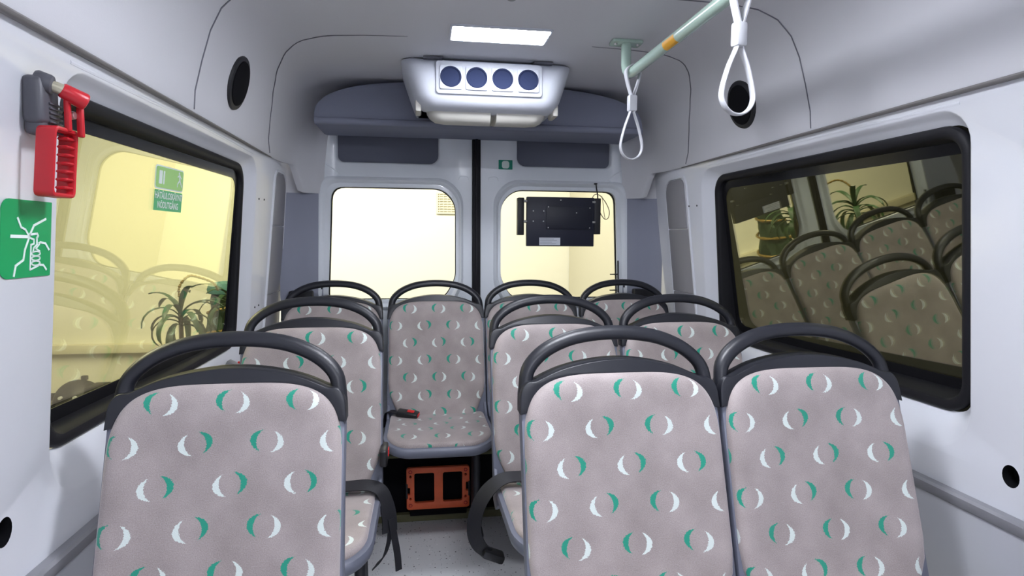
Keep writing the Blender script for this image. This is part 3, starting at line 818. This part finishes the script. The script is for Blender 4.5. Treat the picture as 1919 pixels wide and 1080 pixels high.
buckle(sB, Matrix.Translation((-0.130, -0.20, 0.545)) @ Matrix.Rotation(-0.25, 4, 'Z') @ Matrix.Rotation(0.12, 4, 'Y') @ Matrix.Rotation(0.10, 4, 'X'))
belt(sB, [(-0.17, -0.185, 0.545), (-0.205, -0.165, 0.55), (-0.225, -0.14, 0.53), (-0.232, -0.13, 0.47)], (0.5, 1, 0), 0.036)
sC = roots[8]
buckle(sC, Matrix.Translation((-0.198, -0.20, 0.575)) @ Matrix.Rotation(PI / 2, 4, 'Y'), False)
belt(sC, [(-0.198, -0.19, 0.585), (-0.195, -0.175, 0.615), (-0.185, -0.15, 0.60)], (0, 1, 0.3), 0.036)

# ------------------------------------------------------------------ rear step, crate
g = Geo(); g.box((0, 2.885, 0.165), (1.80, 0.23, 0.26), 0.004)
bx = thing('storage_box', 'long black storage box under the rear seats with olive edges', 'box', (0, 2.885, 0))
part('box_body', g, 'matte_black', bx)
g = Geo(); g.box((0, 2.868, 0.018), (1.80, 0.25, 0.036), 0.004); part('edge_trim', g, 'olive', bx, 'olive edge trim')
g = Geo(); g.box((0, 2.885, 0.302), (1.80, 0.235, 0.014), 0.003); part('edge_trim', g, 'olive', bx, 'olive edge trim')

cr = thing('crate_frame', 'orange red plastic crate frame standing under the rear aisle seat', 'crate', (-0.213, 2.735, 0.04))
lp = rr(-0.358, -0.070, 0.066, 0.262, 0.012, 4)
holes = [rr(-0.322, -0.232, 0.098, 0.236, 0.008, 3), rr(-0.192, -0.104, 0.098, 0.236, 0.008, 3)]
small = [circ(xx, zz, 0.0055, 10) for xx in (-0.340, -0.088) for zz in (0.118, 0.222)]
slots = [rr(-0.356 + 0.004, -0.342, 0.137, 0.170, 0.003, 2), rr(-0.086, -0.074, 0.145, 0.185, 0.003, 2)]
g = Geo(); g.plate([lp] + holes + small + slots, 0.022, 0.003, lambda a, b, c: (a, 2.732 + c, b)); part('frame_panel', g, 'orange_red', cr)
for xx in (-0.340, -0.088):
    for zz in (0.088, 0.245):
        g = Geo(); g.tube([(xx + .007 * math.cos(2 * PI * k / 14), 2.720, zz + .007 * math.sin(2 * PI * k / 14)) for k in range(14)], 0.0016, 6, closed=True); part('corner_ring', g, 'red', cr)
for xx in (-0.357, -0.071):
    g = Geo(); g.box((xx, 2.731, 0.155), (0.010, 0.026, 0.07), 0.003); part('latch', g, 'black', cr)
g = Geo(); g.box((-0.213, 2.735, 0.052), (0.26, 0.03, 0.03), 0.003); part('foot_bar', g, 'matte_black', cr)

# ------------------------------------------------------------------ ceiling fittings
def lamp(name, label, x0, x1, y0, y1, m='lamp_front'):
    t = thing(name, label, 'lamp', ((x0 + x1) / 2, (y0 + y1) / 2, 2.003), 'ceiling LED panels')
    g = Geo(); g.plate([rr(x0 - .008, x1 + .008, y0 - .008, y1 + .008, .012, 4), rr(x0, x1, y0, y1, .008, 4)], 0.012, 0.003, lambda a, b, c: (a, b, 2.004 + c)); part('lamp_frame', g, 'unit', t)
    g = Geo(); g.plate([rr(x0, x1, y0, y1, .008, 4)], 0.004, 0.0, lambda a, b, c: (a, b, 2.0015 + c)); part('diffuser', g, m, t)
lamp('ceiling_lamp', 'glowing rectangular LED panel on the ceiling before the vent unit', -0.180, 0.148, 2.045, 2.185, 'lamp')
lamp('ceiling_lamp', 'glowing rectangular LED panel on the front part of the ceiling', -0.165, 0.165, 1.05, 1.19)
lamp('ceiling_lamp', 'glowing rectangular LED panel on the ceiling near the bulkhead', -0.165, 0.165, -0.35, -0.21)

sc_ = Geo(); sc_.cyl((-0.025, 1.79, 2.004), (-0.025, 1.79, 1.996), 0.016, 0.012, 14)
tag(sc_.build('screw_cap', 'strip'), 'small dark screw cap on ceiling at the top edge', 'cap')

# ventilation unit
ac = thing('vent_unit', 'off-white ceiling vent unit with four round nozzles over rear doors', 'vent', (-0.02, 2.6, 1.75))
cxu = -0.022
def acr(hx, yf, z, r=0.07, yb=2.742): return [(x, y, z) for x, y in rr(cxu - hx, cxu + hx, yf, yb, (r, r, 0.01, 0.01), 8)]
g = Geo(); g.loft([acr(.338, 2.425, 2.0, .05), acr(.334, 2.402, 1.985, .06), acr(.328, 2.390, 1.965), acr(.316, 2.380, 1.93), acr(.302, 2.374, 1.89), acr(.290, 2.373, 1.855), acr(.281, 2.378, 1.835), acr(.270, 2.392, 1.818), acr(.252, 2.415, 1.806), acr(.225, 2.45, 1.800)], True, False, True)
g.map(lambda p: Vector((p.x, p.y, p.z + max(0, p.y - 2.45) * .20 * (1 if p.z < 1.83 else 0)))); part('housing', g, 'unit', ac, None, 60)
def low(x0, x1):
    g = Geo()
    def q(i, z, yf): return [(x, y, z + max(0, y - 2.45) * .20) for x, y in rr(x0 + (i if x0 < -.1 else 0), x1 - (i if x1 > 0.0 else 0), yf, 2.742, (0.05 if x0 < -.1 else .004, 0.05 if x1 > 0 else .004, .004, .004), 6)]
    g.loft([q(0, 1.812, 2.425), q(0.006, 1.79, 2.43), q(0.018, 1.772, 2.44), q(0.036, 1.760, 2.46), q(0.07, 1.755, 2.50)], True, True, True)
    return g
part('lower_cover', low(-0.262, -0.010), 'unit_low', ac); part('lower_cover', low(0.012, 0.218), 'unit_low', ac)
g = Geo(); g.box((0.001, 2.57, 1.812), (0.03, 0.20, 0.03)); part('cover_joint', g, 'unit_low', ac)
for s in (-1, 1):
    g = Geo(); g.box((cxu + s * 0.272, 2.47, 1.822), (0.022, 0.10, 0.045), 0.006); part('side_clip', g, 'unit_low', ac)
    g = Geo(); g.box((cxu + s * 0.215, 2.405, 1.9985), (0.075, 0.03, 0.008), 0.002); part('mounting_tab', g, 'seam', ac)
vxs = [-0.171, -0.072, 0.028, 0.128]
ZN = 1.922
g = Geo(); g.plate([rr(-0.228, 0.185, 1.858, 1.985, 0.014, 4)], 0.016, 0.004, lambda a, b, c: (a, 2.376 + 0.12 * (b - 1.90) + c, b)); part('nozzle_panel', g, 'unit', ac)
for vx in vxs:
    fnn = lambda a, b, c, vx=vx: (vx + a, 2.366 + 0.12 * (ZN + b - 1.90) + c, ZN + b)
    g = Geo(); g.plate([rr(-0.043, 0.043, -0.048, 0.044, 0.008, 3), circ(0, 0, 0.0385, 28)], 0.010, 0.003, fnn); h = part('nozzle_housing', g, 'unit', ac)
    g = Geo(); g.tube([fnn(0.037 * math.cos(2 * PI * k / 28), 0.037 * math.sin(2 * PI * k / 28), -0.004) for k in range(28)], 0.004, 8, closed=True); part('nozzle_ring', g, 'vent', ac)
    g = Geo(); g.plate([circ(0, 0, 0.037, 24)], 0.004, 0, lambda a, b, c, f=fnn: f(a, b, c - 0.0015))
    ang = 0.6 if vx in (vxs[0],) else (-0.7 if vx == vxs[3] else 0.1)
    for k in (-.017, 0.0, .017):
        L = math.sqrt(0.035 ** 2 - k * k); ca, sa = math.cos(ang), math.sin(ang)
        g.plate([[(k * -sa + a * ca - b * sa, k * ca + a * sa + b * ca) for a, b in ((-L, -.002), (L, -.002), (L, .002), (-L, .002))]], 0.008, 0, fnn)
    part('nozzle', g, 'vent', ac)

# speakers in the coves
for s in (-1, 1):
    c = Vector((s * 0.862, 2.08, 1.797)); nrm = Vector((-s * 0.962, 0, -0.272)).normalized()
    t = thing('speaker', 'oval black speaker in the %s cove %s' % (('left', 'above the white pillar') if s < 0 else ('right', 'behind the nearer strap loop')), 'speaker', c, 'round cove speakers')
    g = Geo(); g.cyl(c - nrm * 0.012, c + nrm * 0.010, 0.091, 0.085, 36, 0.004); part('speaker_ring', g, 'black', t)
    g = Geo(); g.cyl(c + nrm * 0.004, c + nrm * 0.014, 0.073, 0.070, 36, 0.003); part('grille', g, 'matte_black', t)

# hand rail
RX, RZ = 0.43, 1.878
hr = thing('hand_rail', 'pale green overhead hand rail bracketed to the ceiling over the right seats', 'rail', (RX, 2.1, 2.0))
path = [(RX, -0.75, RZ), (RX, 0.4, RZ), (RX, 1.4, RZ), (RX, 2.03, RZ), (RX, 2.065, RZ + .004), (RX, 2.088, RZ + .018), (RX, 2.10, RZ + .040), (RX, 2.103, RZ + .075), (RX, 2.103, 2.0)]
g = Geo(); g.tube(path, 0.0175, 18); part('rail_tube', g, 'rail', hr)
g = Geo(); g.plate([rr(RX - .055, RX + .055, 2.075, 2.135, .01, 3)], 0.010, 0.002, lambda a, b, c: (a, b, 1.997 + c)); part('ceiling_flange', g, 'rail', hr)
for dx in (-.04, .04):
    g = Geo(); g.cyl((RX + dx, 2.10, 1.993), (RX + dx, 2.10, 1.987), 0.006, 0.005, 10); part('screw', g, 'steel', hr)
g = Geo(); g.tube([(RX, -0.75, RZ), (RX, -0.78, RZ + .02), (RX, -.79, 2.0)], 0.0175, 12); part('front_bracket', g, 'rail', hr)
g = Geo()
arc = [PI * (0.95 + 0.55 * k / 8) for k in range(9)]
g.loft([[(RX + 0.0180 * math.cos(a), y, RZ + 0.0180 * math.sin(a)) for a in arc] for y in (1.655, 1.735)], False); part('sticker', g, 'orange', hr, 'orange yellow sticker round the rail')

def strap(name, label, y, zb, w, yaw):
    t = thing(name, label, 'strap', (RX, y, RZ), 'white grab strap loops on the rail')
    Mx = Matrix.Translation((RX, y, 0)) @ Matrix.Rotation(yaw, 4, 'Z')
    def P(x, z, d=0): return tuple(Mx @ Vector((x, d, z)))
    wd = Mx.to_3x3() @ Vector((0, 1, 0))
    # upper loop around the rail, then crossing ends
    zt = RZ + 0.021
    up_ = [P(0.010, RZ - .115), P(-0.006, RZ - .075), P(-0.022, RZ - .025), P(-0.0245, RZ + .004), P(0.0, zt + .003), P(0.0245, RZ + .004), P(0.022, RZ - .025), P(0.006, RZ - .075), P(-0.010, RZ - .115)]
    g = Geo(); g.ribbon(spline(up_, 5), wd, 0.020, 0.004); part('hanger_loop', g, 'strap', t)
    h = RZ - .105
    lo_ = [P(0.004, h + .01), P(0.006, h - .025), P(w * .32, h - (h - zb) * .42), P(w * .5, zb + (h - zb) * .27), P(w * .42, zb + .02), P(w * .16, zb + .003), P(-w * .16, zb + .003), P(-w * .42, zb + .02), P(-w * .5, zb + (h - zb) * .27), P(-w * .32, h - (h - zb) * .42), P(-0.006, h - .025), P(-0.004, h + .01)]
    sp_ = spline(lo_, 6)
    g = Geo(); g.tube(sp_, 0.0034, 10, 0.0085, wd); part('hand_loop', g, 'strap', t)
    g = Geo(); g.box(P(0, h), (0.030, 0.026, 0.055), 0.006, 2, Matrix.Rotation(yaw, 3, 'Z')); part('slide_clip', g, 'strap', t)
strap('grab_strap', 'white strap loop hanging at the far end of the rail by the bracket', 2.030, 1.583, 0.080, 0.12)
strap('grab_strap', 'large white strap loop on the near part of the rail, before the black speaker', 1.325, 1.594, 0.092, 0.25)

# ------------------------------------------------------------------ monitor on the right rear door
mo = thing('display_box', 'black display box hung in the right rear window, label on its back', 'monitor', (0.40, 2.95, 1.275))
g = Geo(); g.box((0.401, 2.965, 1.395), (0.342, 0.030, 0.243), 0.003); part('case', g, 'screen', mo)
g = Geo(); g.box((0.445, 2.948, 1.415), (0.235, 0.006, 0.112), 0.001); part('cover_plate', g, 'screen2', mo)
for x0_, x1_, z0_, z1_ in ((0.186, 0.217, 1.328, 1.512), (0.573, 0.606, 1.335, 1.514)):
    g = Geo(); g.box(((x0_ + x1_) / 2, 2.975, (z0_ + z1_) / 2), (x1_ - x0_, 0.05, z1_ - z0_), 0.003); part('side_bracket', g, 'black', mo)
for zz in (1.495, 1.395):
    for xx in (0.223, 0.570):
        g = Geo(); g.cyl((xx - .008, 2.955, zz), (xx + .008, 2.955, zz), 0.007, None, 10); part('bracket_screw', g, 'steel', mo)
for xx, zz in ((0.337, 1.468), (0.548, 1.465), (0.337, 1.366), (0.548, 1.366), (0.40, 1.502), (0.262, 1.447), (0.313, 1.447), (0.262, 1.397), (0.313, 1.397), (0.48, 1.44)):
    g = Geo(); g.cyl((xx, 2.951, zz), (xx, 2.944, zz), 0.0035, 0.003, 8); part('screw', g, 'steel', mo)
lb = part('label', Geo().box((0.346, 2.9485, 1.298), (0.106, 0.002, 0.037)), 'paper', mo, 'pale paper label')
g = Geo()
for k, wd in enumerate((0.07, 0.085, 0.06, 0.08)): g.box((0.297 + wd / 2, 2.947, 1.310 - k * 0.008), (wd, 0.001, 0.0022))
g.map(lambda p: p - Vector((0.40, 2.95, 1.275))); g.build('label_print', 'ink', lb)
g = Geo(); g.box((0.597, 3.02, 1.592), (0.014, 0.02, 0.008), 0.002); g.tube([(0.597, 3.012, 1.592), (0.598, 3.005, 1.565), (0.600, 2.99, 1.535), (0.598, 2.98, 1.512)], 0.0035, 8); part('hook', g, 'black', mo)
g = Geo(); g.tube(spline([(0.57, 2.99, 1.515), (0.585, 2.99, 1.535), (0.61, 2.99, 1.532), (0.64, 2.99, 1.50), (0.662, 2.99, 1.455), (0.658, 2.99, 1.42), (0.640, 2.99, 1.412), (0.620, 2.99, 1.435), (0.608, 2.985, 1.46)], 6), 0.0022, 6)
g.tube(spline([(0.622, 2.992, 1.53), (0.63, 2.992, 1.49), (0.636, 2.992, 1.44), (0.642, 2.992, 1.415)], 6), 0.0015, 6)
part('cable_loop', g, 'cable', mo)

# first-aid sign on the right rear door
fa = thing('first_aid_sign', 'small green first aid sign with white cross on the right rear door', 'sign', (0.136, 3.038, 1.66))
g = Geo(); g.plate([rr(0.100, 0.170, 1.656, 1.702, 0.001, 1)], 0.0015, 0, lambda a, b, c: (a, 3.0375 + c, b)); part('sign_plate', g, 'green_aid', fa)
g = Geo(); c_, d_, e_ = 0.0095, 0.0185, 0.015
pl = [(-c_, -d_), (c_, -d_), (e_, -e_), (d_, -c_), (d_, c_), (e_, e_), (c_, d_), (-c_, d_), (-e_, e_), (-d_, c_), (-d_, -c_), (-e_, -e_)]
g.plate([[(0.135 + a, 1.679 + b) for a, b in pl]], 0.001, 0, lambda a, b, c: (a, 3.0362 + c, b)); part('white_cross', g, 'print', fa)

# ------------------------------------------------------------------ emergency hammer, stickers (left wall)
eh = thing('emergency_hammer', 'red emergency hammer clipped in a grey holder on the white left pillar', 'hammer', (-0.90, 1.11, 1.38))
g = Geo()
g.box((-0.902, 1.113, 1.524), (0.032, 0.056, 0.078), 0.011, 3); g.box((-0.904, 1.116, 1.486), (0.030, 0.050, 0.034), 0.009, 3)
h_ = part('holder', g, 'holder', eh, 'dark grey ribbed holder')
g = Geo()
for k in range(7): g.box((-0.885, 1.122, 1.476 + k * 0.0075), (0.004, 0.034, 0.0032), 0.001)
part('holder_rib', g, 'holder', eh)
g = Geo(); g.cyl((-0.905, 1.104, 1.556), (-0.880, 1.110, 1.550), 0.018, 0.016, 20, 0.005); part('holder_boss', g, 'holder', eh)
g = Geo(); g.cyl((-0.884, 1.110, 1.551), (-0.868, 1.118, 1.544), 0.0085, 0.010, 16); part('steel_tip', g, 'brass', eh, 'pale metal tip')
g = Geo(); g.cyl((-0.873, 1.116, 1.546), (-0.846, 1.140, 1.530), 0.0125, 0.0145, 18, 0.004); part('hammer_head', g, 'red', eh)
g = Geo()
g.box((-0.868, 1.124, 1.507), (0.009, 0.010, 0.056), 0.003); g.box((-0.860, 1.146, 1.504), (0.010, 0.010, 0.062), 0.003); g.box((-0.864, 1.135, 1.530), (0.011, 0.03, 0.010), 0.003)
part('hammer_neck', g, 'red', eh)
g = Geo(); g.cyl((-0.873, 1.136, 1.508), (-0.863, 1.136, 1.508), 0.008, 0.006, 14); part('neck_button', g, 'steel', eh)
g = Geo()
def sk(a, b, c): return (-0.882 + c - 0.09 * (1.48 - b), a, b)
g.plate([rr(1.086, 1.154, 1.370, 1.484, 0.010, 4), rr(1.092, 1.148, 1.377, 1.477, 0.006, 4)], 0.030, 0.003, sk)
part('loop_grip', g, 'red', eh)
g = Geo()
for k in range(7): g.box((-0.877 - 0.09 * (0.10 - k * .0135), 1.137, 1.387 + k * 0.0135), (0.018, 0.024, 0.005), 0.002, 1)
part('grip_tooth', g, 'red', eh)

# green break-glass sticker
fnL = wall_fn(-1)
st = thing('break_glass_sticker', 'square green sticker of a hand breaking glass, below the red hammer', 'sticker', (-WX(1.3, -0.001), 1.11, 1.235))
SY0, SY1, SZ0, SZ1 = 1.044, 1.174, 1.237, 1.364
def stf(px, py): return (SY0 + (px - 0) / 575.0 * (SY1 - SY0), SZ1 - (py - 105) / 870.0 * (SZ1 - SZ0))
g = Geo(); g.plate([rr(SY0, SY1, SZ0, SZ1, (0.018, 0.002, 0.002, 0.018), 5)], 0.001, 0, lambda a, b, c: fnL(a, b, -0.0012 + c)); part('sticker_sheet', g, 'green', st)
def stroke(pts, w=0.0030):
    g = Geo()
    P = [stf(*p) for p in pts]
    for (a, b), (c, d) in zip(P[:-1], P[1:]):
        L = math.hypot(c - a, d - b); nx, ny = -(d - b) / L * w / 2, (c - a) / L * w / 2; ex, ey = (c - a) / L * w * .35, (d - b) / L * w * .35
        g.plate([[(a + nx - ex, b + ny - ey), (a - nx - ex, b - ny - ey), (c - nx + ex, d - ny + ey), (c + nx + ex, d + ny + ey)]], 0.0008, 0, lambda u_, v_, c_: fnL(u_, v_, -0.0024 + c_))
    return g
g = Geo()
for pts, w in (([(170, 310), (210, 410), (258, 435), (300, 505)], .0035), ([(495, 305), (355, 385), (305, 505)], .0038), ([(105, 510), (300, 515)], .0052), ([(300, 530), (258, 660), (243, 775), (160, 835), (143, 945)], .0038),
               ([(305, 490), (395, 478), (408, 505), (393, 530), (395, 590)], .0036), ([(305, 525), (358, 545), (360, 595), (325, 605), (322, 890), (418, 850)], .0030),
               ([(420, 590), (440, 578), (500, 592), (545, 665)], .0036), ([(435, 840), (480, 845), (518, 900)], .0036), ([(400, 600), (360, 640), (352, 690)], .0030), ([(425, 600), (385, 650), (430, 680)], .0028)):
    s_ = stroke(pts, w); g.add(s_.v, s_.f)
for zc_ in (708, 762, 818):
    el = [(388 + 50 * math.cos(2 * PI * k / 14), zc_ + 26 * math.sin(2 * PI * k / 14)) for k in range(15)]
    s_ = stroke(el, .0026); g.add(s_.v, s_.f)
part('pictogram', g, 'print', st, 'white line drawing')

# emergency exit signs on the left pane
ex = thing('exit_sticker', 'pale green emergency exit sticker with white lettering on the left window', 'sticker', (-0.965, 1.77, 1.38))
def pf(a, b, c): return fnL(a, b, PD(-1, a, b) - .0035 + c)
EY0, EY1 = 1.755, 1.925
g = Geo(); g.plate([rr(EY0 - .004, EY1 + .004, 1.436, 1.500, .010, 4)], .0006, 0, lambda a, b, c: pf(a, b, c)); part('sticker_border', g, 'print', ex)
g = Geo(); g.plate([rr(EY0, EY1, 1.440, 1.496, .008, 4)], .0006, 0, lambda a, b, c: pf(a, b, c - .001)); part('picture_panel', g, 'green_pale', ex)
g = Geo()
for a0_, a1_ in ((EY0 + .015, EY0 + .034), (EY0 + .040, EY0 + .048)): g.plate([rr(a0_, a1_, 1.450, 1.486, .002, 2)], .0006, 0, lambda a, b, c: pf(a, b, c - .002))
def limb(a, b, w=.006):
    L = math.hypot(b[0] - a[0], b[1] - a[1]); nx, ny = -(b[1] - a[1]) / L * w / 2, (b[0] - a[0]) / L * w / 2
    g.plate([[(a[0] + nx, a[1] + ny), (a[0] - nx, a[1] - ny), (b[0] - nx, b[1] - ny), (b[0] + nx, b[1] + ny)]], .0006, 0, lambda u_, v_, c_: pf(u_, v_, c_ - .002))
q = EY1 - .028
part('door_symbol', g, 'print', ex); g = Geo()
g.plate([circ(q - .003, 1.4885, .0040, 12)], .0006, 0, lambda a, b, c: pf(a, b, c - .002))
for a, b, w in (((q, 1.4845), (q + .004, 1.4680), .008), ((q + .003, 1.4688), (q - .010, 1.4582), .005), ((q - .010, 1.4590), (q - .010, 1.4492), .004), ((q + .004, 1.4688), (q + .013, 1.4582), .005), ((q + .013, 1.4590), (q + .018, 1.4507), .004), ((q, 1.4837), (q - .012, 1.4777), .004), ((q + .002, 1.4830), (q + .014, 1.4747), .004)): limb(a, b, w)
part('running_figure', g, 'print', ex, 'white running figure')
g = Geo(); g.plate([rr(EY0 - .002, EY1 + .002, 1.378, 1.434, .001, 1)], .0006, 0, lambda a, b, c: pf(a, b, c - .0005)); part('text_panel', g, 'green_text', ex)
g = Geo()
g.text('HÄTÄULOSKÄYNTI', 0.025, lambda a, b, c: pf((EY0 + EY1) / 2 + a, 1.4185 + b, -.002), 0.80, 0.0007)
g.text('NÖDUTGÅNG', 0.025, lambda a, b, c: pf((EY0 + EY1) / 2 - .004 + a, 1.393 + b, -.002), 0.80, 0.0007)
part('lettering', g, 'print', ex, 'white Finnish and Swedish lettering')

# small screws and anchors on the white pillars
for s in (-1, 1):
    fn = wall_fn(s); w = bpy.data.objects['wall_left' if s < 0 else 'wall_right']
    for yy, zz in ((2.50 + .04, 1.46), (2.60 + .02, 1.462), (2.56, 1.026), (2.62, 1.028)):
        g = Geo(); g.cyl(fn(yy, zz, 0.001), fn(yy, zz, -0.002), 0.0042, 0.004, 10); part('screw_hole', g, 'matte_black', w)
an = thing('belt_anchor', 'small black belt anchor with red dot on left wall by the middle seat', 'anchor', (-0.955, 2.20, 0.84))
g = Geo(); g.box((-0.935, 2.20, 0.858), (0.05, 0.035, 0.030), 0.004, 2, Matrix.Rotation(0.5, 3, 'Y')); part('anchor_block', g, 'strip', an)
g = Geo(); g.cyl((-0.922, 2.185, 0.853), (-0.922, 2.178, 0.853), 0.007, None, 12); part('anchor_hole', g, 'matte_black', an)
g = Geo(); g.cyl((-0.912, 2.19, 0.874), (-0.912, 2.182, 0.876), 0.004, None, 10); part('red_dot', g, 'red_button', an)
